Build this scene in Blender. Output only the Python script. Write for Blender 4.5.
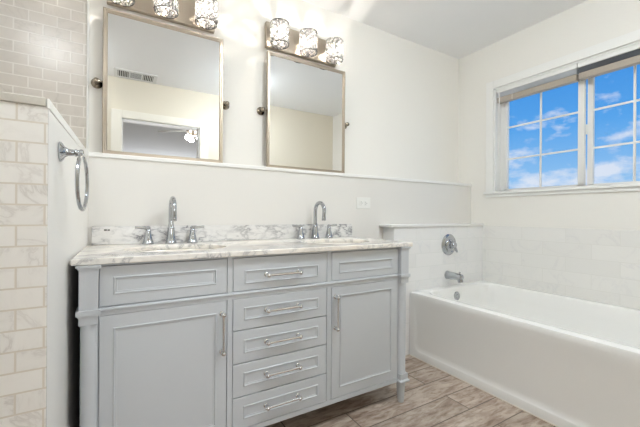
import bpy, bmesh, math, random
from mathutils import Vector, Matrix
random.seed(7)
PI = math.pi
for o in list(bpy.data.objects): bpy.data.objects.remove(o)
scn = bpy.context.scene
COL = scn.collection

# ------------------------------------------------------------------ camera
FPX, YAW, CX, CY, ROLL, EYE = 334.874, 30.705, 319.5, 215.02, 0.379, 1.035
cd = bpy.data.cameras.new('camera'); cam = bpy.data.objects.new('camera', cd); COL.objects.link(cam)
a, r = math.radians(YAW), math.radians(ROLL)
R = Vector((math.cos(a), -math.sin(a), 0)); D = Vector((0, 0, -1)); F = Vector((math.sin(a), math.cos(a), 0))
R2 = R * math.cos(r) - D * math.sin(r); D2 = R * math.sin(r) + D * math.cos(r)
cam.matrix_world = Matrix(((R2.x, -D2.x, -F.x, 0), (R2.y, -D2.y, -F.y, 0), (R2.z, -D2.z, -F.z, EYE), (0, 0, 0, 1)))
cd.sensor_width = 36; cd.lens = FPX / 640 * 36; cd.clip_start = 0.02
cd.shift_x = (320 - CX) / 640; cd.shift_y = (CY - 213.5) / 640
scn.camera = cam

# ------------------------------------------------------------------ exposure, world
scn.view_settings.view_transform = 'Standard'; scn.view_settings.look = 'None'
scn.view_settings.gamma = 1; scn.view_settings.use_curve_mapping = False
scn.view_settings.exposure = 0.06
ROOM_FILL, SHOWER_FILL, BULB_L, GLOBE_L, BEDROOM_FILL_W, SKY = 63.0, 21.0, 3500.0, 40.0, 64.0, .97  # room, shower and bedroom values drive added fill lights
cy = scn.cycles
cy.use_denoising = True; cy.max_bounces = 14; cy.diffuse_bounces = 8; cy.glossy_bounces = 6
cy.transmission_bounces = 6; cy.transparent_max_bounces = 24; cy.sample_clamp_indirect = 6.0

def nodes(name):
    m = bpy.data.materials.new(name); m.use_nodes = True
    nt = m.node_tree; return m, nt, nt.nodes['Principled BSDF']
def lin(c):
    return tuple(((v/255)/12.92 if v/255 <= .04045 else ((v/255+.055)/1.055)**2.4) for v in c) + (1,)
def N(nt, t, **k):
    n = nt.nodes.new(t)
    for kk, v in k.items():
        if kk in n.inputs.keys() if isinstance(kk, str) and kk[0].isupper() else False: n.inputs[kk].default_value = v
        else: setattr(n, kk, v)
    return n
def L(nt, a_, b_): nt.links.new(a_, b_)
def ramp(nt, src, stops):
    n = nt.nodes.new('ShaderNodeValToRGB'); e = n.color_ramp.elements
    while len(e) < len(stops): e.new(0.5)
    for el, (p, c) in zip(e, stops): el.position = p; el.color = c if len(c) == 4 else tuple(c) + (1,)
    L(nt, src, n.inputs[0]); return n.outputs[0]
def mix(nt, fac, c1, c2, blend='MIX'):
    n = nt.nodes.new('ShaderNodeMix'); n.data_type = 'RGBA'; n.blend_type = blend
    for sock, v in ((n.inputs[0], fac), (n.inputs[6], c1), (n.inputs[7], c2)):
        if hasattr(v, 'links'): L(nt, v, sock)
        else: sock.default_value = v
    return n.outputs[2]

ad_ = bpy.data.lights.new('bedroom_daylight', 'AREA'); ad_.shape = 'RECTANGLE'; ad_.size = 2.6; ad_.size_y = 1.45; ad_.energy = BEDROOM_FILL_W; ad_.color = (1, .99, .98)
ao = bpy.data.objects.new('bedroom_daylight', ad_); COL.objects.link(ao); ao.location = (1.1, -6.4, 1.425); ao.rotation_euler = (math.radians(90), 0, 0)   # added fill light outside the unseen bedroom window, shining +y
w = bpy.data.worlds.new('sky'); scn.world = w; w.use_nodes = True
nt = w.node_tree; bg = nt.nodes['Background']
tc = N(nt, 'ShaderNodeTexCoord'); sp = N(nt, 'ShaderNodeSeparateXYZ'); L(nt, tc.outputs['Generated'], sp.inputs[0])
grad = ramp(nt, sp.outputs[2], [(0.0, lin((184, 212, 240))), (.09, lin((146, 196, 243))), (.22, lin((92, 167, 238))), (.36, lin((66, 146, 228))), (1, lin((50, 120, 210)))])
mp = N(nt, 'ShaderNodeMapping'); mp.inputs['Scale'].default_value = (1, 1, 2.0); mp.inputs['Location'].default_value = (.35, .12, .05); L(nt, tc.outputs['Generated'], mp.inputs[0])
nz = N(nt, 'ShaderNodeTexNoise'); nz.inputs['Scale'].default_value = 9.0; nz.inputs['Detail'].default_value = 8; nz.inputs['Roughness'].default_value = .56; L(nt, mp.outputs[0], nz.inputs[0])
low = ramp(nt, sp.outputs[2], [(0.0, (.15, .15, .15)), (.16, (.10, .10, .10)), (.26, (-.04, -.04, -.04)), (1, (-.06, -.06, -.06))])
ad = N(nt, 'ShaderNodeMath', operation='ADD'); L(nt, nz.outputs[0], ad.inputs[0]); L(nt, low, ad.inputs[1])
cm = ramp(nt, ad.outputs[0], [(.585, (0, 0, 0)), (.73, (.85, .85, .85))])
L(nt, mix(nt, cm, grad, lin((232, 236, 248))), bg.inputs[0]); bg.inputs[1].default_value = SKY

# ------------------------------------------------------------------ materials
def plain(name, c, rough=.5, metal=0, coat=0, bump=0, bscale=200, spec=.5):
    m, nt, p = nodes(name)
    p.inputs['Base Color'].default_value = lin(c); p.inputs['Roughness'].default_value = rough; p.inputs['Metallic'].default_value = metal
    p.inputs['Coat Weight'].default_value = coat; p.inputs['Specular IOR Level'].default_value = spec
    tcn = N(nt, 'ShaderNodeTexCoord'); n = N(nt, 'ShaderNodeTexNoise'); n.inputs['Scale'].default_value = bscale; L(nt, tcn.outputs['Object'], n.inputs[0])
    lo = tuple(v*.965 for v in lin(c)[:3]) + (1,)
    L(nt, mix(nt, n.outputs[0], lo, lin(c)), p.inputs['Base Color'])
    if bump:
        b = N(nt, 'ShaderNodeBump'); b.inputs['Strength'].default_value = bump; b.inputs['Distance'].default_value = .001
        L(nt, n.outputs[0], b.inputs['Height']); L(nt, b.outputs[0], p.inputs['Normal'])
    return m
M = {}
M['wall'] = plain('cream_wall_paint', (238, 236, 231), .62, bump=.15, bscale=350, spec=.3)
M['cream'] = plain('cream_trim_paint', (234, 229, 217), .4)
M['rear'] = plain('warm_cream_paint', (224, 216, 199), .62, bump=.15, bscale=350, spec=.3)  # same wall paint, colour toned down where the rear wall overexposes
M['bedceil'] = plain('bedroom_ceiling_paint', (212, 214, 217), .8, spec=.2)
M['lower'] = plain('pale_wall_paint', (228, 226, 222), .55, bump=.1, bscale=350, spec=.3)
M['ceil'] = plain('ceiling_paint', (244, 245, 247), .8, bump=.15, bscale=300, spec=.2)
M['white'] = plain('white_trim_paint', (240, 240, 238), .35)
M['pony'] = plain('white_wall_paint', (238, 237, 234), .45)
M['grey'] = plain('grey_cabinet_paint', (199, 203, 208), .42)
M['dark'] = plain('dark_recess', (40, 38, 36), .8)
M['chrome'] = plain('polished_chrome', (184, 187, 191), .1, 1)
M['steel'] = plain('bright_chrome', (226, 227, 229), .14, 1)
M['nickel'] = plain('brushed_nickel', (186, 175, 160), .32, 1)
M['antique'] = plain('antique_nickel', (150, 141, 128), .2, 1)
M['tub'] = plain('tub_acrylic', (243, 243, 241), .14, coat=.3)
M['porc'] = plain('porcelain', (244, 240, 232), .12)
M['plastic'] = plain('white_plastic', (238, 238, 235), .3)
M['vinyl'] = plain('window_vinyl', (236, 236, 234), .35)
M['tan'] = plain('taupe_wood_slat', (172, 162, 150), .5)
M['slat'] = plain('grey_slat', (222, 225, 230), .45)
M['slatd'] = plain('dark_grey_slat', (112, 116, 124), .45)  # same slats, with the shadow on the right stack put into the colour
M['wire'] = plain('dark_chrome_wire', (52, 51, 50), .4, .6)
M['beige'] = plain('bedroom_carpet', (170, 160, 146), .95, bump=.4)
M['vent'] = plain('vent_enamel', (228, 229, 230), .4)
M['caulk'] = plain('caulk', (232, 226, 214), .6)

m, nt, p = nodes('mirror_glass'); p.inputs['Base Color'].default_value = (.88, .89, .89, 1); p.inputs['Metallic'].default_value = 1; p.inputs['Roughness'].default_value = 0.0
n = N(nt, 'ShaderNodeTexNoise'); n.inputs['Scale'].default_value = 3
L(nt, mix(nt, n.outputs[0], (.86, .87, .87, 1), (.90, .91, .91, 1)), p.inputs['Base Color']); M['mirror'] = m

def marble_color(nt, vec, base, vein, scale, width, warm=None, dist=1.1):
    n1 = N(nt, 'ShaderNodeTexNoise'); n1.inputs['Scale'].default_value = scale; n1.inputs['Detail'].default_value = 8; n1.inputs['Roughness'].default_value = .6; n1.inputs['Distortion'].default_value = dist
    L(nt, vec, n1.inputs[0])
    s = N(nt, 'ShaderNodeMath', operation='SUBTRACT'); s.inputs[1].default_value = .5; L(nt, n1.outputs[0], s.inputs[0])
    ab = N(nt, 'ShaderNodeMath', operation='ABSOLUTE'); L(nt, s.outputs[0], ab.inputs[0])
    v = ramp(nt, ab.outputs[0], [(0, (1, 1, 1)), (width, (.25, .25, .25)), (width*3, (0, 0, 0))])
    n2 = N(nt, 'ShaderNodeTexNoise'); n2.inputs['Scale'].default_value = scale*.45; n2.inputs['Detail'].default_value = 3; L(nt, vec, n2.inputs[0])
    k = ramp(nt, n2.outputs[0], [(.36, (.1, .1, .1)), (.62, (1, 1, 1))])
    mm = N(nt, 'ShaderNodeMath', operation='MULTIPLY'); L(nt, v, mm.inputs[0]); L(nt, k, mm.inputs[1])
    b = base
    if warm: b = mix(nt, ramp(nt, n2.outputs[0], [(.35, (1, 1, 1)), (.6, (0, 0, 0))]), base, warm)
    return mix(nt, mm.outputs[0], b, vein)
def marble(name, base, vein, scale, width, warm=None, rough=.14, dist=1.1, stretch=1):
    m, nt, p = nodes(name); tcn = N(nt, 'ShaderNodeTexCoord')
    mp = N(nt, 'ShaderNodeMapping'); mp.inputs['Rotation'].default_value = (.3, .5, .6); mp.inputs['Scale'].default_value = (1, 1, stretch); L(nt, tcn.outputs['Object'], mp.inputs[0])
    L(nt, marble_color(nt, mp.outputs[0], lin(base), lin(vein), scale, width, lin(warm) if warm else None, dist), p.inputs['Base Color'])
    p.inputs['Roughness'].default_value = rough; return m
M['top'] = marble('countertop_marble', (238, 235, 230), (176, 174, 174), 8, .03, (237, 229, 218))
M['splash'] = marble('backsplash_marble', (234, 233, 231), (124, 124, 129), 13, .06, dist=.35, stretch=2.2)
M['cap'] = marble('coping_marble', (206, 202, 194), (170, 166, 160), 9, .04)

def tile(name, axes, bw, rh, base, vein, grout, mortar, org=(0, 0), off=.5, rough=.2, vscale=5, vwidth=.02, bump=.5, freq=2):
    m, nt, p = nodes(name); tcn = N(nt, 'ShaderNodeTexCoord'); sx = N(nt, 'ShaderNodeSeparateXYZ'); L(nt, tcn.outputs['Object'], sx.inputs[0])
    cb = N(nt, 'ShaderNodeCombineXYZ')
    for i, ax in enumerate(axes):
        s = N(nt, 'ShaderNodeMath', operation='SUBTRACT'); s.inputs[1].default_value = org[i] - 40*(bw if i == 0 else 2*rh)
        L(nt, sx.outputs[ax], s.inputs[0]); L(nt, s.outputs[0], cb.inputs[i])
    br = N(nt, 'ShaderNodeTexBrick'); br.offset = off; br.offset_frequency = freq
    br.inputs['Scale'].default_value = 1; br.inputs['Mortar Size'].default_value = mortar; br.inputs['Mortar Smooth'].default_value = .1
    br.inputs['Brick Width'].default_value = bw; br.inputs['Row Height'].default_value = rh; br.inputs['Bias'].default_value = 0
    br.inputs['Color1'].default_value = (0, 0, 0, 1); br.inputs['Color2'].default_value = (1, 1, 1, 1); br.inputs['Mortar'].default_value = (.5, .5, .5, 1)
    L(nt, cb.outputs[0], br.inputs['Vector'])
    # offset the stone pattern per tile so that veins break at the joints
    va = N(nt, 'ShaderNodeVectorMath', operation='MULTIPLY_ADD'); L(nt, br.outputs['Color'], va.inputs[0]); va.inputs[1].default_value = (7, 5, 3); L(nt, tcn.outputs['Object'], va.inputs[2])
    col = marble_color(nt, va.outputs[0], lin(base), lin(vein), vscale, vwidth)
    tint = ramp(nt, br.outputs['Color'], [(0, (.955, .955, .955)), (1, (1, 1, 1))])
    col = mix(nt, 1.0, col, tint, 'MULTIPLY')
    L(nt, mix(nt, br.outputs['Fac'], col, lin(grout)), p.inputs['Base Color'])
    p.inputs['Roughness'].default_value = rough
    b = N(nt, 'ShaderNodeBump', invert=True); b.inputs['Strength'].default_value = bump; b.inputs['Distance'].default_value = .0015
    L(nt, br.outputs['Fac'], b.inputs['Height']); L(nt, b.outputs[0], p.inputs['Normal'])
    return m
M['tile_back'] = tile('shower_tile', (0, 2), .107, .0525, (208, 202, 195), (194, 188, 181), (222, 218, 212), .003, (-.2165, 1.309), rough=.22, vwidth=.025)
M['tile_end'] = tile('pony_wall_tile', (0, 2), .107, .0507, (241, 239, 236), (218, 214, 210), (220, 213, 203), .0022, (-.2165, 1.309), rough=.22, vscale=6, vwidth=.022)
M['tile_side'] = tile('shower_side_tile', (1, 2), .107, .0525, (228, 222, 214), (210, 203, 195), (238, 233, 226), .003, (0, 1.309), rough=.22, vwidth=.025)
M['tile_tubr'] = tile('tub_wall_tile', (1, 2), .305, .102, (238, 237, 234), (230, 229, 228), (230, 229, 225), .0022, (.55, .95), rough=.16, vscale=2.6, vwidth=.014, bump=.3)
M['tile_tubb'] = tile('tub_end_tile', (0, 2), .305, .102, (240, 240, 240), (232, 233, 235), (232, 233, 232), .0022, (1.92, .95), rough=.16, vscale=2.6, vwidth=.012, bump=.3)

def floor_mat():
    m, nt, p = nodes('plank_floor_tile'); tcn = N(nt, 'ShaderNodeTexCoord'); mp = N(nt, 'ShaderNodeMapping'); L(nt, tcn.outputs['Object'], mp.inputs[0])
    mp.inputs['Location'].default_value = (-1.615 + 9.2, -1.128 + 2.888, 0)
    br = N(nt, 'ShaderNodeTexBrick'); br.offset = .65; br.offset_frequency = 2
    for k, v in (('Scale', 1), ('Mortar Size', .0034), ('Mortar Smooth', .2), ('Brick Width', .92), ('Row Height', .152), ('Bias', 0)): br.inputs[k].default_value = v
    br.inputs['Color1'].default_value = (0, 0, 0, 1); br.inputs['Color2'].default_value = (1, 1, 1, 1); br.inputs['Mortar'].default_value = (.5, .5, .5, 1)
    L(nt, mp.outputs[0], br.inputs['Vector'])
    va = N(nt, 'ShaderNodeVectorMath', operation='MULTIPLY_ADD'); L(nt, br.outputs['Color'], va.inputs[0]); va.inputs[1].default_value = (9, 6, 4)
    mq = N(nt, 'ShaderNodeMapping'); mq.inputs['Scale'].default_value = (2.2, 8, 1); L(nt, tcn.outputs['Object'], mq.inputs[0]); L(nt, mq.outputs[0], va.inputs[2])
    g = N(nt, 'ShaderNodeTexNoise'); g.inputs['Scale'].default_value = 2.0; g.inputs['Detail'].default_value = 9; g.inputs['Roughness'].default_value = .68; g.inputs['Distortion'].default_value = 1.0; L(nt, va.outputs[0], g.inputs[0])
    col = ramp(nt, g.outputs[0], [(.30, lin((142, 122, 106))), (.45, lin((176, 158, 144))), (.55, lin((196, 182, 169))), (.70, lin((216, 206, 196)))])
    g2 = N(nt, 'ShaderNodeTexNoise'); g2.inputs['Scale'].default_value = 8; g2.inputs['Detail'].default_value = 6; L(nt, va.outputs[0], g2.inputs[0])
    col = mix(nt, 1.0, col, ramp(nt, g2.outputs[0], [(.34, (.68, .62, .57)), (.5, (1, 1, 1))]), 'MULTIPLY')
    tint = ramp(nt, br.outputs['Color'], [(0, (.78, .77, .76)), (1, (1, 1, 1))])
    col = mix(nt, 1.0, col, tint, 'MULTIPLY')
    L(nt, mix(nt, br.outputs['Fac'], col, lin((104, 92, 82))), p.inputs['Base Color'])
    p.inputs['Roughness'].default_value = .42
    b = N(nt, 'ShaderNodeBump', invert=True); b.inputs['Strength'].default_value = .5; b.inputs['Distance'].default_value = .0015; L(nt, br.outputs['Fac'], b.inputs['Height']); L(nt, b.outputs[0], p.inputs['Normal'])
    return m
M['floor'] = floor_mat()

def emit(name, c, s):
    m = bpy.data.materials.new(name); m.use_nodes = True; nt = m.node_tree; nt.nodes.clear()
    e = N(nt, 'ShaderNodeEmission'); e.inputs[0].default_value = c; e.inputs[1].default_value = s
    o = N(nt, 'ShaderNodeOutputMaterial'); L(nt, e.outputs[0], o.inputs[0]); return m
M['bulb'] = emit('lit_bulb', (1, .92, .82, 1), BULB_L)
M['lamp'] = emit('lit_room_lamp', (.88, .95, 1, 1), ROOM_FILL)
M['lamp_shower'] = emit('lit_shower_lamp', (.90, .96, 1, 1), SHOWER_FILL)
M['globe'] = emit('lit_fan_globe', (1, .97, .92, 1), GLOBE_L)
def glass_mat():
    m = bpy.data.materials.new('window_glass'); m.use_nodes = True; nt = m.node_tree; nt.nodes.clear()
    t = N(nt, 'ShaderNodeBsdfTransparent'); t.inputs[0].default_value = (.97, .98, .98, 1); g = N(nt, 'ShaderNodeBsdfGlossy'); g.inputs['Roughness'].default_value = 0
    fr = N(nt, 'ShaderNodeFresnel'); fr.inputs[0].default_value = 1.08; mx = N(nt, 'ShaderNodeMixShader'); L(nt, fr.outputs[0], mx.inputs[0]); L(nt, t.outputs[0], mx.inputs[1]); L(nt, g.outputs[0], mx.inputs[2])
    o = N(nt, 'ShaderNodeOutputMaterial'); L(nt, mx.outputs[0], o.inputs[0]); return m
M['glass'] = glass_mat()
def crystal_mat():
    m = bpy.data.materials.new('cut_crystal'); m.use_nodes = True; nt = m.node_tree; nt.nodes.clear()
    ge = N(nt, 'ShaderNodeNewGeometry')
    tcn = N(nt, 'ShaderNodeTexCoord'); vo = N(nt, 'ShaderNodeTexVoronoi'); vo.inputs['Scale'].default_value = 75; L(nt, tcn.outputs['Object'], vo.inputs[0])
    bw = N(nt, 'ShaderNodeMath', operation='ADD'); L(nt, ge.outputs['Random Per Island'], bw.inputs[0]); sc_ = N(nt, 'ShaderNodeSeparateColor'); L(nt, vo.outputs['Color'], sc_.inputs[0]); L(nt, sc_.outputs[0], bw.inputs[1])
    hf = N(nt, 'ShaderNodeMath', operation='MULTIPLY'); hf.inputs[1].default_value = .5; L(nt, bw.outputs[0], hf.inputs[0])
    c = ramp(nt, hf.outputs[0], [(.40, (.06, .06, .06)), (.58, (.22, .22, .22)), (.72, (1, 1, 1))])
    t = N(nt, 'ShaderNodeBsdfTransparent'); L(nt, c, t.inputs[0])
    tr = N(nt, 'ShaderNodeBsdfTranslucent'); tr.inputs[0].default_value = (.95, .95, .95, 1)
    df = N(nt, 'ShaderNodeBsdfDiffuse'); df.inputs[0].default_value = (.95, .95, .95, 1); ms = N(nt, 'ShaderNodeMixShader'); ms.inputs[0].default_value = .4; L(nt, tr.outputs[0], ms.inputs[1]); L(nt, df.outputs[0], ms.inputs[2])
    g = N(nt, 'ShaderNodeBsdfGlossy'); g.inputs['Roughness'].default_value = .05
    m1 = N(nt, 'ShaderNodeMixShader'); m1.inputs[0].default_value = .13; L(nt, t.outputs[0], m1.inputs[1]); L(nt, ms.outputs[0], m1.inputs[2])
    m2 = N(nt, 'ShaderNodeMixShader'); m2.inputs[0].default_value = .04; L(nt, m1.outputs[0], m2.inputs[1]); L(nt, g.outputs[0], m2.inputs[2])
    o = N(nt, 'ShaderNodeOutputMaterial'); L(nt, m2.outputs[0], o.inputs[0]); return m
M['crystal'] = crystal_mat()

# ------------------------------------------------------------------ mesh helpers
def BM(): return bmesh.new()
def box(bm, x0, x1, y0, y1, z0, z1):
    v = [bm.verts.new((x, y, z)) for x in (x0, x1) for y in (y0, y1) for z in (z0, z1)]
    for f in ((0, 1, 3, 2), (4, 6, 7, 5), (0, 4, 5, 1), (2, 3, 7, 6), (0, 2, 6, 4), (1, 5, 7, 3)): bm.faces.new([v[i] for i in f])
    return bm
def loft(bm, loops, cap0=True, cap1=True, closed=True):
    rings = [[bm.verts.new(p) for p in lp] for lp in loops]
    n = len(rings[0])
    for r0, r1 in zip(rings, rings[1:]):
        for i in range(n if closed else n-1):
            j = (i+1) % n; bm.faces.new((r0[i], r0[j], r1[j], r1[i]))
    if cap0: bm.faces.new(rings[0][::-1])
    if cap1: bm.faces.new(rings[-1])
    return bm
def frame_of(d):
    d = d.normalized(); u = d.cross(Vector((0, 0, 1)))
    if u.length < 1e-3: u = Vector((1, 0, 0))
    u.normalize(); return u, d.cross(u).normalized()
def lathe(bm, base, axis, prof, n=24):
    axis = Vector(axis).normalized(); u, v = frame_of(axis); base = Vector(base)
    loft(bm, [[base + axis*h + (u*math.cos(2*PI*i/n) + v*math.sin(2*PI*i/n))*max(rr, 1e-4) for i in range(n)] for rr, h in prof]); return bm
def tube(bm, pts, rad, n=12, closed=False):
    pts = [Vector(p) for p in pts]; k = len(pts); rings = []
    rr = rad if isinstance(rad, (list, tuple)) else [rad]*k
    prev = None
    for i, p in enumerate(pts):
        if closed: d = pts[(i+1) % k] - pts[i-1]
        else: d = pts[min(i+1, k-1)] - pts[max(i-1, 0)]
        d.normalize()
        if prev is None: u, _ = frame_of(d)
        else:
            u = prev - d*prev.dot(d); u.normalize()
        prev = u; v = d.cross(u)
        rings.append([p + (u*math.cos(2*PI*j/n) + v*math.sin(2*PI*j/n))*rr[i] for j in range(n)])
    if closed: rings.append(rings[0]); loft(bm, rings, False, False); bmesh.ops.remove_doubles(bm, verts=bm.verts, dist=1e-6)
    else: loft(bm, rings)
    return bm
def rrect(x0, x1, y0, y1, r, n=6):
    r = max(r, 1e-4); out = []
    for cx_, cy_, a0 in ((x1-r, y1-r, 0), (x0+r, y1-r, 90), (x0+r, y0+r, 180), (x1-r, y0+r, 270)):
        for i in range(n+1):
            t = math.radians(a0 + 90*i/n); out.append((cx_ + r*math.cos(t), cy_ + r*math.sin(t)))
    return out
def wpos(o):
    p = Vector((0, 0, 0))
    while o: p += o.location; o = o.parent
    return p
def obj(name, bm, mat, parent=None, loc=None, bevel=0, seg=2, sharp=.6):
    """mesh given in world coordinates -> one object, local to its parent"""
    if parent is not None:
        bmesh.ops.translate(bm, verts=bm.verts, vec=-wpos(parent))
    elif loc is not None:
        bmesh.ops.translate(bm, verts=bm.verts, vec=-Vector(loc))
    bmesh.ops.recalc_face_normals(bm, faces=bm.faces)
    for f in bm.faces: f.smooth = True
    for e in bm.edges: e.smooth = not (len(e.link_faces) != 2 or e.calc_face_angle(0) > sharp)
    me = bpy.data.meshes.new(name); bm.to_mesh(me); bm.free(); me.materials.append(mat)
    o = bpy.data.objects.new(name, me); COL.objects.link(o)
    if parent is not None: o.parent = parent
    elif loc is not None: o.location = loc
    if bevel:
        b = o.modifiers.new('edge', 'BEVEL'); b.width = bevel; b.segments = seg; b.limit_method = 'ANGLE'; b.angle_limit = .6; b.harden_normals = True
    return o
def tag(o, label, cat, group=None):
    o['label'] = label; o['category'] = cat
    if group: o['group'] = group
    return o
def thing(name, loc, label, cat, group=None):
    o = bpy.data.objects.new(name, None); COL.objects.link(o); o.location = loc; o.empty_display_size = .05
    return tag(o, label, cat, group)
def struct(name, bm, mat, parent=None, **k):
    o = obj(name, bm, mat, parent, **k); o['kind'] = 'structure'
    return o
def copy_tree(o, parent=None):
    c = o.copy(); COL.objects.link(c); c.parent = parent
    for ch in [x for x in bpy.data.objects if x.parent == o]: copy_tree(ch, c)
    return c

# ------------------------------------------------------------------ key planes (metres)
YL, YW, XW, YT, ZC = 1.921, 2.06, 2.747, 1.802, 2.52
YR = -.22                                 # rear wall, inner face
XK0, XK1 = -.157, -.138                   # right face of the pony wall, front / back end
XS = -1.15                                # far shower wall

# ------------------------------------------------------------------ the room
b = BM(); box(b, XS-.1, XW+.1, YR-.13, YW+.1, -.1, 0); struct('floor', b, M['floor'])
b = BM(); box(b, XS-.1, XW+.1, YR-.13, YW+.1, ZC, ZC+.1); struct('ceiling', b, M['ceil'])
b = BM(); box(b, -.142, XW+.12, YW, YW+.1, 0, ZC); struct('wall_back', b, M['wall'])
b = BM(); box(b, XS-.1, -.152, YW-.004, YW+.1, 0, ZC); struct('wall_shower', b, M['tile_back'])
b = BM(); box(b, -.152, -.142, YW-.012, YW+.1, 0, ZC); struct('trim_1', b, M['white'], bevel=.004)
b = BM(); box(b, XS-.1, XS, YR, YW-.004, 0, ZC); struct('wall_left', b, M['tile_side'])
b = BM(); box(b, -.134, XW, YL, YW, 0, 1.305); struct('wall_ledge', b, M['lower'])
b = BM(); box(b, -.137, XW-.001, YL-.012, YW, 1.305, 1.326); struct('trim_2', b, M['white'], bevel=.004)
# plumbing wall at the head of the tub
b = BM(); box(b, 1.697, XW-.001, YT, YL, 0, .95); struct('wall_plumbing', b, M['tile_tubb'])
b = BM(); box(b, 1.655, XW-.001, YT-.014, YL, .95, .969); struct('trim_3', b, M['white'], bevel=.004)
# right wall with the window opening
WY0, WY1, WZ0, WZ1 = .50, 1.705, 1.245, 2.124
b = BM()
box(b, XW, XW+.15, YR-.13, WY0, 0, ZC); box(b, XW, XW+.15, WY1, YW+.1, 0, ZC)
box(b, XW, XW+.15, WY0, WY1, 0, WZ0); box(b, XW, XW+.15, WY0, WY1, WZ1, ZC)
wr = struct('wall_right', b, M['wall'])
b = BM(); box(b, XW-.008, XW, YR, YT, .30, .952); struct('tile_surround', b, M['tile_tubr'], bevel=.002)
b = BM(); box(b, 1.853, XW-.008, YR, .270, 0, .47); struct('wall_tub_deck', b, M['tile_tubb'])
# rear wall with the doorway, and the bedroom beyond it
DX0, DX1, DZ = .005, .822, 2.082
b = BM(); box(b, XS-.1, DX0, YR-.13, YR, 0, ZC); box(b, DX1, XW+.1, YR-.13, YR, 0, ZC); box(b, DX0, DX1, YR-.13, YR, DZ, ZC)
struct('wall_rear', b, M['rear'])
def door_casing():
    e = bpy.data.objects.new('door_1', None); COL.objects.link(e); e.location = ((DX0+DX1)/2, YR, 0); e['kind'] = 'structure'
    b = BM()
    for ya, yb in ((YR-.145, YR-.13), (YR, YR+.016)):
        box(b, DX0-.10, DX0, ya, yb, 0, DZ+.085); box(b, DX1, DX1+.10, ya, yb, 0, DZ+.085); box(b, DX0, DX1, ya, yb, DZ, DZ+.085)
    obj('door_casing', b, M['cream'], e, bevel=.003)
    b = BM(); box(b, DX0-.001, DX0+.012, YR-.13, YR, 0, DZ); box(b, DX1-.012, DX1+.001, YR-.13, YR, 0, DZ); box(b, DX0, DX1, YR-.13, YR, DZ-.012, DZ+.001)
    obj('door_jamb', b, M['white'], e)
door_casing()
BX0, BX1, BY0, BY1 = -1.3, 3.2, -6.2, YR-.13
b = BM(); box(b, BX0, BX1, BY0, BY1, -.1, 0); struct('floor_bedroom', b, M['beige'])
b = BM(); box(b, BX0-.1, BX1+.1, BY0-.1, BY1, ZC, ZC+.1); struct('ceiling_bedroom', b, M['bedceil'])
b = BM()
box(b, BX0-.1, BX0, BY0-.1, BY1, 0, ZC); box(b, BX1, BX1+.1, BY0-.1, BY1, 0, ZC)
box(b, BX0, -.2, BY0-.1, BY0, 0, ZC); box(b, 2.4, BX1, BY0-.1, BY0, 0, ZC); box(b, -.2, 2.4, BY0-.1, BY0, 0, .7); box(b, -.2, 2.4, BY0-.1, BY0, 2.15, ZC)
struct('wall_bedroom', b, M['lower'])

# ------------------------------------------------------------------ pony wall (slightly out of square)
def ring4(x0, x1, y, z0, z1): return [(x0, y, z0), (x1, y, z0), (x1, y, z1), (x0, y, z1)]
XL = -.275; ZP = 1.300
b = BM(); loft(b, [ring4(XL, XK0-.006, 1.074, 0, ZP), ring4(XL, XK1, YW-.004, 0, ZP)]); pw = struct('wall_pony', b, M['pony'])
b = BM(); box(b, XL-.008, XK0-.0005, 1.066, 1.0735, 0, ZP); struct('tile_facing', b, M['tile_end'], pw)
b = BM(); loft(b, [ring4(XK0-.006, XK0, 1.0738, 0, ZP), ring4(XK1-.001, XK1+.005, YL-.0002, 0, ZP)]); struct('side_facing', b, M['pony'], pw)
b = BM(); loft(b, [ring4(XL-.012, XK0-.004, 1.061, ZP, ZP+.022), ring4(XL-.012, XK1-.004, YW-.005, ZP, ZP+.022)]); struct('coping', b, M['cap'], pw, bevel=.003)
b = BM(); loft(b, [ring4(XK0-.0035, XK0+.003, 1.063, ZP-.004, ZP+.021), ring4(XK1-.0035, XK1+.007, YL, ZP-.004, ZP+.024)]); struct('coping_trim', b, M['white'], pw, bevel=.003)

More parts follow.
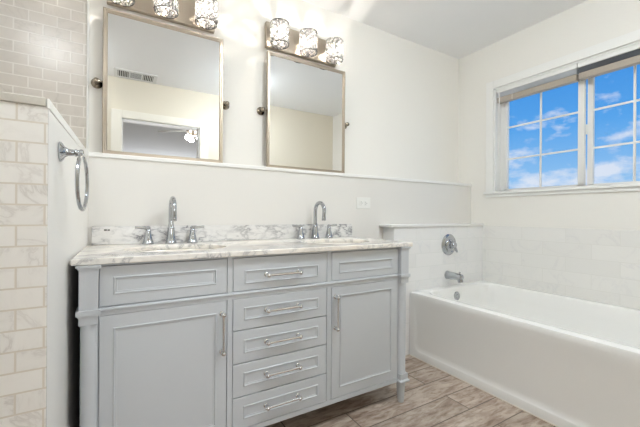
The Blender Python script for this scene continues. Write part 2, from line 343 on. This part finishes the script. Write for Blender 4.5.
# ------------------------------------------------------------------ window
def window():
    e = bpy.data.objects.new('window_1', None); COL.objects.link(e); e.location = (XW, (WY0+WY1)/2, WZ0); e['kind'] = 'structure'
    b = BM(); c = .066; x0, x1 = XW-.016, XW
    box(b, x0, x1, WY1, WY1+c, WZ0, WZ1+c); box(b, x0, x1, WY0-c, WY0, WZ0, WZ1+c); box(b, x0, x1, WY0, WY1, WZ1, WZ1+c)
    obj('window_casing', b, M['white'], e, bevel=.003)
    b = BM(); box(b, XW-.030, XW+.09, WY0-c-.012, WY1+c+.012, WZ0-.022, WZ0); box(b, XW-.014, XW, WY0-c, WY1+c, WZ0-.048, WZ0-.022)
    obj('window_sill', b, M['white'], e, bevel=.003)
    b = BM(); box(b, XW, XW+.15, WY1-.012, WY1+.001, WZ0, WZ1); box(b, XW, XW+.15, WY0-.001, WY0+.012, WZ0, WZ1); box(b, XW, XW+.15, WY0, WY1, WZ1-.012, WZ1+.001)
    obj('window_jamb', b, M['white'], e)
    ya, yb = WY0+.012, WY1-.012; xf = XW+.075
    b = BM(); box(b, xf, xf+.06, ya, ya+.03, WZ0, WZ1); box(b, xf, xf+.06, yb-.034, yb, WZ0, WZ1); box(b, xf, xf+.06, ya, yb, WZ0-.001, WZ0+.012); box(b, xf, xf+.06, ya, yb, WZ1-.04, WZ1)
    obj('window_frame', b, M['vinyl'], e, bevel=.002)
    def sash(y0, y1, x, mull, s0, s1):
        b = BM(); z0, z1 = WZ0+.010, WZ1-.042
        box(b, x, x+.026, y0, y0+s0, z0, z1); box(b, x, x+.026, y1-s1, y1, z0, z1); box(b, x, x+.026, y0, y1, z0, z0+.012); box(b, x, x+.026, y0, y1, z1-.03, z1)
        s = obj('sash', b, M['vinyl'], e, bevel=.002)
        b = BM(); box(b, x+.009, x+.017, mull-.0065, mull+.0065, z0, z1)
        for z in (1.520, 1.789): box(b, x+.0085, x+.0175, y0, y1, z-.0065, z+.0065)
        obj('muntin', b, M['vinyl'], s)
        b = BM(); box(b, x+.011, x+.015, y0+s0*.5, y1-s1*.5, z0+.005, z1-.02)
        obj('pane', b, M['glass'], s)
    sash(1.085, 1.664, XW+.078, 1.378, .040, .030)
    sash(.545, 1.078, XW+.106, .826, .03, .034)
    b = BM(); box(b, XW+.088, XW+.104, 1.070, 1.082, 1.62, 1.69); obj('latch', b, M['vinyl'], e, bevel=.003)
window()

# ------------------------------------------------------------------ blinds
def blind(y0, y1, slat_mat, label, wand):
    t = thing('window_blind', (XW+.045, (y0+y1)/2, 2.112), label, 'blind', 'raised blinds in the window')
    b = BM(); box(b, XW+.006, XW+.050, y0, y1, 2.082, 2.112); obj('headrail', b, M['white'], t, bevel=.002)
    b = BM()
    for k in range(6):
        z = 2.0795 - k*.0058; box(b, XW+.012, XW+.058, y0+.004, y1-.004, z-.0022, z)
    obj('slat_stack', b, slat_mat, t)
    b = BM(); box(b, XW+.012, XW+.060, y0+.004, y1-.004, 1.998, 2.043); obj('bottom_rail', b, M['tan'], t, bevel=.003)
    if wand:
        b = BM(); tube(b, [(XW+.012, y1-.022, 2.085), (XW+.010, y1-.022, 1.53)], .0045, 8); obj('tilt_wand', b, M['plastic'], t)
        b = BM(); tube(b, [(XW+.0105, y1-.13, 2.085), (XW+.0105, y1-.13, 1.998)], .0014, 6); obj('lift_cord', b, M['plastic'], t)
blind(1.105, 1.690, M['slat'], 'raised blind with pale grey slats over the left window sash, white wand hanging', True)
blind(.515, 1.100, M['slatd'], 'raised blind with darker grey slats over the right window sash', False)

# ------------------------------------------------------------------ vanity
YV = 1.368
V = thing('vanity_cabinet', (.6285, 1.62, 0), 'long pale grey double vanity cabinet with two doors, centre drawers and turned legs', 'cabinet')
G = M['grey']
b = BM()
box(b, 1.338, 1.354, 1.39, 1.905, .118, .862)
box(b, -.082, 1.338, 1.885, 1.897, .118, .862); box(b, -.082, 1.338, 1.39, 1.885, .118, .130)
box(b, -.066, 1.324, 1.388, 1.392, .130, .858)
obj('carcass', b, G, V)
b = BM(); box(b, -.112, -.082, 1.40, 1.905, .118, .862); obj('side_panel', b, M['dark'], V)  # coloured dark to stand for the shade in the gap by the pony wall
b = BM(); yf0, yf1 = YV, YV+.02
for x0, x1 in ((-.068, -.0635), (.377, .399), (.858, .883), (1.3225, 1.326)): box(b, x0, x1, yf0, yf1, .136, .8575)
box(b, -.066, 1.325, yf0, yf1, .114, .136); box(b, -.066, 1.325, yf0, yf1, .8555, .863)
obj('face_frame', b, G, V, bevel=.0015)
b = BM()
prof = [(YV-.0006, .685), (YV-.0006, .699), (YV-.004, .700), (YV-.0075, .703), (YV-.0075, .708), (YV-.004, .711), (YV-.0006, .7125), (YV+.02, .713), (YV+.02, .685)]
loft(b, [[(x, y, z) for y, z in prof] for x in (-.066, 1.325)])
obj('middle_rail', b, G, V)
def panel_face(x0, x1, z0, z1, ix0, ix1, iz0, iz1):
    b = BM(); loops = []
    def rc(a0, a1, c0, c1, y): loops.append([(a0, y, c0), (a1, y, c0), (a1, y, c1), (a0, y, c1)])
    rc(x0, x1, z0, z1, YV+.019); rc(x0, x1, z0, z1, YV+.0015); rc(x0+.0015, x1-.0015, z0+.0015, z1-.0015, YV)
    for d, y in ((0, 0), (.0006, -.0022), (.0025, -.0035), (.0048, -.0035), (.0066, -.001), (.0072, .0012), (.0115, .0012), (.0125, .0022)):
        rc(ix0+d, ix1-d, iz0+d, iz1-d, YV+y)
    loft(b, loops); return b
def pull(p0, p1, parent):
    """bar pull between two post positions on the face, standing out towards -y"""
    p0, p1 = Vector(p0), Vector(p1); d = (p1-p0).normalized(); b = BM()
    for p in (p0, p1):
        lathe(b, p, (0, -1, 0), [(.0105, 0), (.0105, .003), (.006, .006), (.0055, .017), (.009, .020), (.0108, .026), (.009, .032), (.003, .036)], 14)
    s = Vector((0, -.026, 0))
    tube(b, [p0+s-d*.012, p0+s-d*.009, p0+s, p1+s, p1+s+d*.009, p1+s+d*.012], [.004, .0068, .0058, .0058, .0068, .004], 10)
    h = obj('handle', b, M['steel'], parent); h['label'] = 'chrome bar pull'; return h
g = .0022
def front(name, x0, x1, z0, z1, mx, mz0, mz1=None):
    mz1 = mz0 if mz1 is None else mz1
    return obj(name, panel_face(x0+g, x1-g, z0+g, z1-g, x0+mx, x1-mx, z0+mz0, z1-mz1), G, V)
XA, XB, XC_, XD, XE, XF = -.0635, .377, .399, .858, .883, 1.3225
ZR0, ZR1, ZTOP, ZBOT = .685, .713, .8555, .136
front('drawer', XA, XB, ZR1, ZTOP, .043, .040)
front('drawer', XE, XF, ZR1, ZTOP, .043, .035, .052)
d = front('drawer', XC_, XD, ZR1, ZTOP, .050, .030, .055); pull((.548, YV+.0022, .775), (.702, YV+.0022, .775), d)
zs = [.685, .550, .412, .272, .136]; hz = [.622, .484, .345, .206]
for k in range(4):
    d = front('drawer', XC_, XD, zs[k+1], zs[k], .048, .040); pull((.548, YV+.0022, hz[k]), (.702, YV+.0022, hz[k]), d)
d = front('door', XA, XB, ZBOT, ZR0, .043, .047); pull((.356, YV, .633), (.356, YV, .480), d)
d = front('door', XE, XF, ZBOT, ZR0, .050, .049, .044); pull((.905, YV, .636), (.905, YV, .484), d)
def leg(cx_, cy_, fy):
    b = BM(); h = .027
    def sq(hw, z0, z1): box(b, cx_-hw, cx_+hw, cy_-hw, cy_+hw, z0, z1)
    sq(.027, .713, .855); sq(.0355, .855, .8625); sq(.031, .849, .8555)
    sq(.0345, .697, .7135); sq(.030, .691, .6975); sq(.027, .664, .6915)
    lathe(b, (cx_, cy_, 0), (0, 0, 1), [(.0255, .665), (.0255, .655), (.0235, .650), (.0245, .64), (.0245, .45), (.0235, .172), (.0255, .166), (.0255, .160)], 24)
    sq(.027, .132, .163)
    loft(b, [[(cx_+sx*hw, cy_+sy*hw, z) for sx, sy in ((-1, -1), (1, -1), (1, 1), (-1, 1))] for hw, z in ((.028, .132), (.035, .126), (.035, .119), (.027, .113))])
    lathe(b, (cx_, cy_, 0), (0, 0, 1), [(.016, 0), (.0175, .006), (.024, .10), (.025, .116)], 24)
    return obj('leg', b, G, V)
for lx in (-.090, 1.349):
    leg(lx, 1.372, 0); leg(lx, 1.868, 0)

# countertop with two oval cut-outs
def oval(cx_, cy_, ax, ay, z, n=48): return [(cx_+ax*math.cos(2*PI*i/n), cy_+ay*math.sin(2*PI*i/n), z) for i in range(n)]
SINKS = [(.222, 1.615), (1.072, 1.615)]
def countertop():
    b = BM(); box(b, -.139, 1.407, 1.343, 1.919, .863, .885)
    o = obj('countertop', b, M['top'])
    cb = BM()
    for sx, sy in SINKS: loft(cb, [oval(sx, sy, .212, .158, .80), oval(sx, sy, .212, .158, .95)])
    c = obj('cutter', cb, M['top'])
    md = o.modifiers.new('cut', 'BOOLEAN'); md.operation = 'DIFFERENCE'; md.object = c; md.solver = 'EXACT'
    dg = bpy.context.evaluated_depsgraph_get(); me = bpy.data.meshes.new_from_object(o.evaluated_get(dg))
    o.modifiers.remove(md); o.data = me; bpy.data.objects.remove(c)
    bv = o.modifiers.new('edge', 'BEVEL'); bv.width = .004; bv.segments = 3; bv.limit_method = 'ANGLE'; bv.angle_limit = .9
    return tag(o, 'white marble countertop with grey veins on the grey vanity', 'countertop')
countertop()
b = BM(); box(b, -.117, 1.396, 1.900, 1.9195, .8855, .974)
bs = tag(obj('backsplash', b, M['splash'], loc=(.64, 1.91, .8855), bevel=.002), 'low strip of strongly veined grey marble along the wall behind the faucets', 'backsplash')
b = BM(); box(b, -.068, -.056, 1.8993, 1.9003, .953, .960); box(b, -.054, -.044, 1.8993, 1.9003, .953, .959)
s_ = obj('sticker', b, M['dark'], bs); s_['label'] = 'tiny dark mark on the marble'
def sink(sx, sy, label):
    t = thing('sink', (sx, sy, .862), label, 'sink', 'undermount oval sinks')
    b = BM()
    loops = [oval(sx, sy, .232, .178, .8625), oval(sx, sy, .210, .156, .8625), oval(sx, sy, .204, .150, .850), oval(sx, sy, .190, .138, .80), oval(sx, sy, .145, .105, .745), oval(sx, sy, .06, .05, .732)]
    loft(b, loops, cap0=False); obj('basin', b, M['porc'], t)
    b = BM(); lathe(b, (sx, sy, .7325), (0, 0, 1), [(.03, 0), (.03, .002), (.022, .0035), (.004, .0035)], 20); obj('drain', b, M['chrome'], t)
sink(*SINKS[0], 'white oval undermount sink on the left of the marble countertop, below the left mirror')
sink(*SINKS[1], 'white oval undermount sink on the right of the marble countertop, below the right mirror')

def faucet(x, y, label):
    t = thing('faucet', (x, y, .885), label, 'faucet', 'gooseneck faucets'); z = .885; C = M['chrome']
    b = BM(); lathe(b, (x, y, z), (0, 0, 1), [(.029, 0), (.029, .005), (.026, .009), (.0205, .04), (.0165, .075), (.017, .08), (.0145, .084), (.0125, .10)], 24)
    pts = [(x, y, z+.09), (x, y, z+.14)]; rad = .055
    for k in range(0, 13):
        th = PI*k/12*1.06; pts.append((x, y-rad+rad*math.cos(th), z+.172+rad*math.sin(th)))
    pts.append((x, y-2*rad+.004, z+.135))
    tube(b, pts, .0118, 14); lathe(b, pts[-1], (0, .04, -1), [(.0105, -.004), (.013, 0), (.013, .016), (.011, .019)], 16)
    sp_ = obj('spout', b, C, t)
    for s in (-1, 1):
        hx = x+s*.104; b = BM()
        lathe(b, (hx, y, z), (0, 0, 1), [(.027, 0), (.027, .005), (.024, .009), (.018, .035), (.0135, .055), (.0135, .060), (.0135, .066), (.010, .072), (.011, .078), (.011, .084), (.004, .089)], 22)
        h = obj('handle', b, C, t)
        b = BM(); tube(b, [(hx, y, z+.079), (hx+s*.02, y-.002, z+.080), (hx+s*.05, y-.004, z+.083), (hx+s*.058, y-.004, z+.084)], [.0075, .0065, .006, .0065], 10); obj('lever', b, C, h)
faucet(.222, 1.858, 'chrome gooseneck faucet with two lever handles under the left mirror')
faucet(1.072, 1.858, 'chrome gooseneck faucet with two lever handles under the right mirror')

# ------------------------------------------------------------------ mirrors
def mirror(x0, x1, z0, z1, label):
    yf = 2.005; cx_ = (x0+x1)/2; zc = (z0+z1)/2
    t = thing('wall_mirror', (cx_, yf, z0), label, 'mirror', 'pivoting mirrors above the vanity')
    b = BM(); fw = .021
    loops = []
    for d, y in ((0, .022), (0, .003), (.003, 0), (.009, .0), (.0125, .004), (.017, .004), (.0205, .009), (fw, .009), (fw, .022)):
        loops.append([(x0+d, yf+y, z0+d), (x1-d, yf+y, z0+d), (x1-d, yf+y, z1-d), (x0+d, yf+y, z1-d)])
    loops.append(loops[0]); loft(b, loops, False, False); bmesh.ops.remove_doubles(b, verts=b.verts, dist=1e-6)
    obj('frame', b, M['nickel'], t)
    b = BM(); box(b, x0+fw-.001, x1-fw+.001, yf+.010, yf+.015, z0+fw-.001, z1-fw+.001); obj('mirror_glass', b, M['mirror'], t)
    b = BM(); box(b, x0+.004, x1-.004, yf+.0155, yf+.0215, z0+.004, z1-.004); obj('backing', b, M['dark'], t)
    for s, xx in ((-1, x0), (1, x1)):
        kx = xx + s*.026
        b = BM(); lathe(b, (kx, YW-.0005, zc-.005), (0, -1, 0), [(.026, 0), (.026, .004), (.020, .008), (.010, .012), (.0085, .03), (.013, .036), (.0155, .044), (.013, .052), (.003, .056)], 20)
        tube(b, [(kx, yf+.011, zc-.005), (xx, yf+.011, zc-.005)], .005, 10)
        obj('pivot_knob', b, M['antique'], t)
mirror(-.082, .520, 1.336, 2.076, 'framed pivot mirror above the left sink, reflecting a doorway and ceiling vent')
mirror(.800, 1.404, 1.336, 2.082, 'framed pivot mirror above the right sink, reflecting plain wall and ceiling')

# ------------------------------------------------------------------ vanity lights
def shade_meshes(cx_, cy_, z0):
    Rr, H, n = .058, .136, 10; lat = BM(); cry = BM(); rows = 4; dz = H/rows
    P = lambda th, z, rr=Rr: (cx_+rr*math.cos(th), cy_+rr*math.sin(th), z0+z)
    st = 14
    for s in (-1, 1):
        for k in range(n):
            pts = [P(2*PI*k/n + s*2*PI/n*rows*q/(st), H*q/st) for q in range(st+1)]
            tube(lat, pts, .0023, 4)
    for z in (.001, H-.001): tube(lat, [P(2*PI*k/32, z) for k in range(32)], .0026, 6, closed=True) if False else lathe(lat, (cx_, cy_, z0+z-.002), (0, 0, 1), [(Rr-.003, 0), (Rr+.0015, 0), (Rr+.0015, .004), (Rr-.003, .004), (Rr-.003, 0)], 32) if False else ring(lat, cx_, cy_, z0+z, Rr)
    for j in range(2*rows+1):
        for k in range(n):
            th = 2*PI*(k + (.5 if j % 2 else 0))/n; z = j*dz/2; hw = PI/n
            lo, hi = max(z-dz/2, 0), min(z+dz/2, H)
            if j == 0: q = [P(th-hw, 0), P(th+hw, 0), P(th, hi)]
            elif j == 2*rows: q = [P(th-hw, H), P(th, lo), P(th+hw, H)]
            else: q = [P(th-hw, z), P(th, lo), P(th+hw, z), P(th, hi)]
            vs = [cry.verts.new(v) for v in q]; c = cry.verts.new(P(th, min(max(z, dz*.15), H-dz*.15), Rr+.005))
            for i in range(len(vs)): cry.faces.new((vs[i], vs[(i+1) % len(vs)], c))
    return lat, cry
def ring(bm, cx_, cy_, z, Rr, n=32):
    b2 = BM(); tube(b2, [(cx_+Rr*math.cos(2*PI*k/n), cy_+Rr*math.sin(2*PI*k/n), z) for k in range(n)], .0024, 6, closed=True)
    me = bpy.data.meshes.new('tmp'); b2.to_mesh(me); b2.free(); bm.from_mesh(me); bpy.data.meshes.remove(me)
def vanity_light(xc, label):
    z0 = 2.118; yb = YW-.0005
    t = thing('vanity_light', (xc, yb, z0), label, 'light', 'crystal vanity lights')
    b = BM(); box(b, xc-.272, xc+.272, yb-.028, yb, z0, z0+.165); obj('backplate', b, M['nickel'], t, bevel=.004)
    for dx in (-.208, 0, .208):
        x, y = xc+dx, 1.962
        b = BM(); tube(b, [(x, yb-.026, z0+.115), (x, y+.03, z0+.119), (x, y+.008, z0+.123), (x, y, z0+.126)], .006, 10)
        lathe(b, (x, y, z0+.098), (0, 0, 1), [(.010, 0), (.0125, .003), (.0125, .020), (.022, .026), (.022, .031), (.004, .036)], 18)
        obj('arm', b, M['nickel'], t)
        lat, cry = shade_meshes(x, y, z0-.004)
        s = obj('lamp_shade', lat, M['wire'], t); s['label'] = 'wire lattice cylinder set with clear crystals'
        obj('crystal', cry, M['crystal'], s)
        b = BM(); lathe(b, (x, y, z0+.040), (0, 0, 1), [(.001, .016), (.0032, .018), (.0036, .022), (.0036, .028), (.002, .031)], 8)
        obj('bulb', b, M['bulb'], s)
vanity_light(.204, 'three-shade crystal vanity light above the left mirror, cut off by the top edge')
vanity_light(1.070, 'three-shade crystal vanity light above the right mirror, seen whole')

# ------------------------------------------------------------------ towel ring
def towel_ring():
    y = 1.215; x = XK0 + (XK1+.005-XK0)*(y-1.0738)/(YL-1.0738)
    t = thing('towel_ring', (x, y, 1.20), 'chrome towel ring on the white side of the pony wall', 'towel ring')
    b = BM(); lathe(b, (x+.0006, y, 1.213), (1, 0, 0), [(.029, 0), (.029, .004), (.024, .008), (.016, .012), (.0105, .020), (.009, .034), (.0115, .038), (.009, .042), (.009, .045), (.012, .050), (.010, .056), (.004, .058)], 24)
    obj('mount', b, M['chrome'], t)
    rr = .081; c = Vector((x+.055, y, 1.208-rr)); ax = Vector((.07, .997, 0)).normalized()
    pts = [c + ax*rr*math.sin(2*PI*k/40) + Vector((0, 0, rr*math.cos(2*PI*k/40))) for k in range(40)]
    b = BM(); tube(b, pts, .0052, 10, closed=True); obj('ring', b, M['chrome'], t)
towel_ring()

# ------------------------------------------------------------------ outlet
t = thing('wall_outlet', (1.507, YL, 1.122), 'white double wall outlet plate to the right of the backsplash', 'outlet')
b = BM(); box(b, 1.4445, 1.5695, YL-.006, YL-.0003, 1.083, 1.163); obj('cover_plate', b, M['plastic'], t, bevel=.003)
for cx_ in (1.487, 1.527):
    b = BM(); box(b, cx_-.0165, cx_+.0165, YL-.0078, YL-.0055, 1.106, 1.140); s = obj('socket', b, M['plastic'], t, bevel=.001)
    b = BM(); box(b, cx_-.008, cx_+.000, YL-.0084, YL-.0079, 1.1290, 1.1315); box(b, cx_-.008, cx_+.001, YL-.0084, YL-.0079, 1.1150, 1.1175); box(b, cx_+.006, cx_+.010, YL-.0084, YL-.0079, 1.121, 1.125)
    obj('slot', b, M['dark'], s)

# ------------------------------------------------------------------ bathtub
def bathtub():
    x0, x1, y0, y1 = 1.853, XW-.0085, .275, YT-.002
    t = thing('bathtub', ((x0+x1)/2, (y0+y1)/2, 0), 'white alcove bathtub under the window with a plain front apron', 'bathtub')
    b = BM(); loops = []
    def lp(dx0, dx1, dy0, dy1, r_, z): loops.append([(x, y, z) for x, y in rrect(x0+dx0, x1-dx1, y0+dy0, y1-dy1, r_, 8)])
    lp(.0, 0, 0, 0, .006, .434); lp(0, 0, 0, 0, .006, .456); lp(.004, .001, .001, .001, .008, .467); lp(.013, .003, .003, .003, .012, .471)
    lp(.068, .050, .085, .062, .10, .471); lp(.078, .058, .095, .070, .10, .468); lp(.086, .066, .105, .078, .10, .457)
    lp(.100, .080, .15, .085, .10, .38); lp(.130, .11, .26, .105, .10, .20); lp(.155, .135, .33, .13, .11, .13); lp(.20, .18, .40, .18, .10, .105)
    loft(b, loops, cap0=False); obj('basin', b, M['tub'], t)
    b = BM(); rings = []
    def pl(dy0, dy1, dz0, z1, r_, x): rings.append([(x, p, q) for p, q in rrect(y0+dy0, y1-dy1, dz0, z1, r_, 8)])
    pl(0, 0, 0, .4345, .002, x0+.05); pl(0, 0, 0, .4345, .002, x0)
    pl(.045, .045, .048, .42, .05, x0); pl(.050, .050, .053, .395, .05, x0+.003); pl(.060, .060, .064, .32, .05, x0+.010); pl(.078, .078, .084, .22, .05, x0+.012)
    loft(b, rings); obj('apron', b, M['tub'], t)
    b = BM(); box(b, x0-.003, x0+.006, y0, y1, 0, .005); obj('caulk_line', b, M['caulk'], t)
    b = BM(); lathe(b, (2.283, y1-.083, .405), (0, -1, .16), [(.034, 0), (.034, .004), (.030, .008), (.012, .009), (.010, .013), (.002, .0135)], 24); o = obj('overflow_plate', b, M['chrome'], t); o['label'] = 'round chrome overflow plate'
    b = BM(); lathe(b, (2.283, y1-.32, .1055), (0, 0, 1), [(.03, 0), (.03, .002), (.02, .004), (.004, .004)], 20); obj('drain', b, M['chrome'], t)
bathtub()
t = thing('tub_spout', (2.275, YT, .56), 'chrome tub spout low on the tiled wall above the tub rim', 'faucet')
b = BM(); lathe(b, (2.275, YT-.0005, .558), (0, -1, 0), [(.034, 0), (.034, .006), (.031, .011), (.0295, .06), (.0275, .105), (.024, .135), (.012, .145)], 24)
lathe(b, (2.275, YT-.118, .550), (0, -.25, -1), [(.020, 0), (.021, .020), (.020, .034), (.014, .035)], 18)
obj('spout_body', b, M['chrome'], t)
b = BM(); lathe(b, (2.275, YT-.118, .580), (0, 0, 1), [(.005, -.004), (.005, .010), (.007, .012), (.007, .017), (.002, .019)], 12); obj('diverter_knob', b, M['chrome'], t)
t = thing('shower_valve', (2.29, YT, .80), 'round chrome shower valve with a short lever on the tiled wall', 'valve')
b = BM(); lathe(b, (2.29, YT-.0005, .802), (0, -1, 0), [(.086, 0), (.086, .004), (.078, .012), (.062, .016), (.058, .013), (.044, .013), (.040, .018), (.032, .022), (.030, .03)], 36); obj('escutcheon', b, M['chrome'], t)
b = BM(); lathe(b, (2.29, YT-.030, .802), (0, -1, 0), [(.026, 0), (.027, .012), (.024, .03), (.019, .036), (.004, .038)], 22)
tube(b, [(2.29, YT-.052, .802), (2.302, YT-.058, .775), (2.312, YT-.062, .752), (2.315, YT-.063, .745)], [.011, .0095, .008, .006], 10); obj('lever', b, M['chrome'], t)

# ------------------------------------------------------------------ ceiling vent, fan and lamp
t = thing('ceiling_vent', (.14, -.06, ZC), 'white slotted ceiling vent seen reflected in the left mirror', 'vent')
vx0, vx1, vy0, vy1 = -.07, .335, -.205, .045
b = BM(); box(b, vx0, vx1, vy0, vy0+.035, ZC-.008, ZC-.0005); box(b, vx0, vx1, vy1-.035, vy1, ZC-.008, ZC-.0005)
for xa, xb in ((vx0, vx0+.035), (vx0+.135, vx0+.15), (vx1-.15, vx1-.135), (vx1-.035, vx1)): box(b, xa, xb, vy0+.035, vy1-.035, ZC-.008, ZC-.0005)
obj('vent_frame', b, M['vent'], t)
b = BM(); box(b, vx0+.03, vx1-.03, vy0+.03, vy1-.03, ZC-.002, ZC-.0006); obj('duct_opening', b, M['dark'], t)
b = BM()
for xa, xb, nn in ((vx0+.035, vx0+.135, 6), (vx1-.135, vx1-.035, 6)):
    for k in range(nn):
        x = xa+(xb-xa)*(k+.5)/nn; box(b, x-.0032, x+.0032, vy0+.033, vy1-.033, ZC-.007, ZC-.0035)
for k in range(7):
    y = vy0+.035+(vy1-vy0-.07)*(k+.5)/7; box(b, vx0+.15, vx1-.15, y-.003, y+.003, ZC-.007, ZC-.0035)
obj('louvre', b, M['vent'], t)
FX, FY = .955, -1.45
t = thing('ceiling_fan', (FX, FY, ZC), 'white bladed ceiling fan with lit globes, reflected in the left mirror', 'fan')
b = BM(); lathe(b, (FX, FY, ZC-.001), (0, 0, -1), [(.06, 0), (.06, .02), (.025, .05), (.014, .06), (.014, .12), (.05, .13), (.095, .16), (.095, .21), (.05, .24), (.045, .27)], 24); obj('motor', b, M['nickel'], t)
for k in range(5):
    th = 2*PI*k/5; u = Vector((math.cos(th), math.sin(th), 0)); v = Vector((-u.y, u.x, .55)).normalized(); c = Vector((FX, FY, ZC-.185)); n_ = u.cross(v)*.004
    b = BM(); lo = []
    for rr, hw in ((.08, .02), (.15, .03), (.18, .05), (.45, .06), (.53, .052), (.56, .03)):
        p_ = c+u*rr; lo.append([p_-v*hw-n_, p_+v*hw-n_, p_+v*hw+n_, p_-v*hw+n_])
    loft(b, lo); obj('blade', b, M['white'], t)
for k in range(3):
    th = 2*PI*k/3+.5; p_ = Vector((FX+.075*math.cos(th), FY+.075*math.sin(th), ZC-.27))
    b = BM(); lathe(b, p_, (math.cos(th)*.5, math.sin(th)*.5, -1), [(.018, 0), (.028, .018), (.038, .04), (.036, .065), (.024, .08), (.004, .087)], 14); obj('lamp_globe', b, M['globe'], t)
def fill_light(x, y, fill_lamp, label):
    t = thing('ceiling_light', (x, y, ZC), label, 'light')
    b = BM(); lathe(b, (x, y, ZC-.0005), (0, 0, -1), [(.175, 0), (.175, .02), (.168, .026), (.162, .026)], 32); obj('lamp_base', b, M['white'], t)
    b = BM(); lathe(b, (x, y, ZC-.026), (0, 0, -1), [(.160, 0), (.160, .085), (.150, .098), (.12, .105), (.01, .108)], 24); obj('diffuser', b, fill_lamp, t)
fill_light(1.20, .45, M['lamp'], 'flush round ceiling light above the middle of the room, out of the picture')  # made-up source, added to raise the general brightness of the room
fill_light(-.52, .42, M['lamp_shower'], 'flush round ceiling light above the shower corner, out of the picture')  # made-up source, added as front fill for the pony wall end
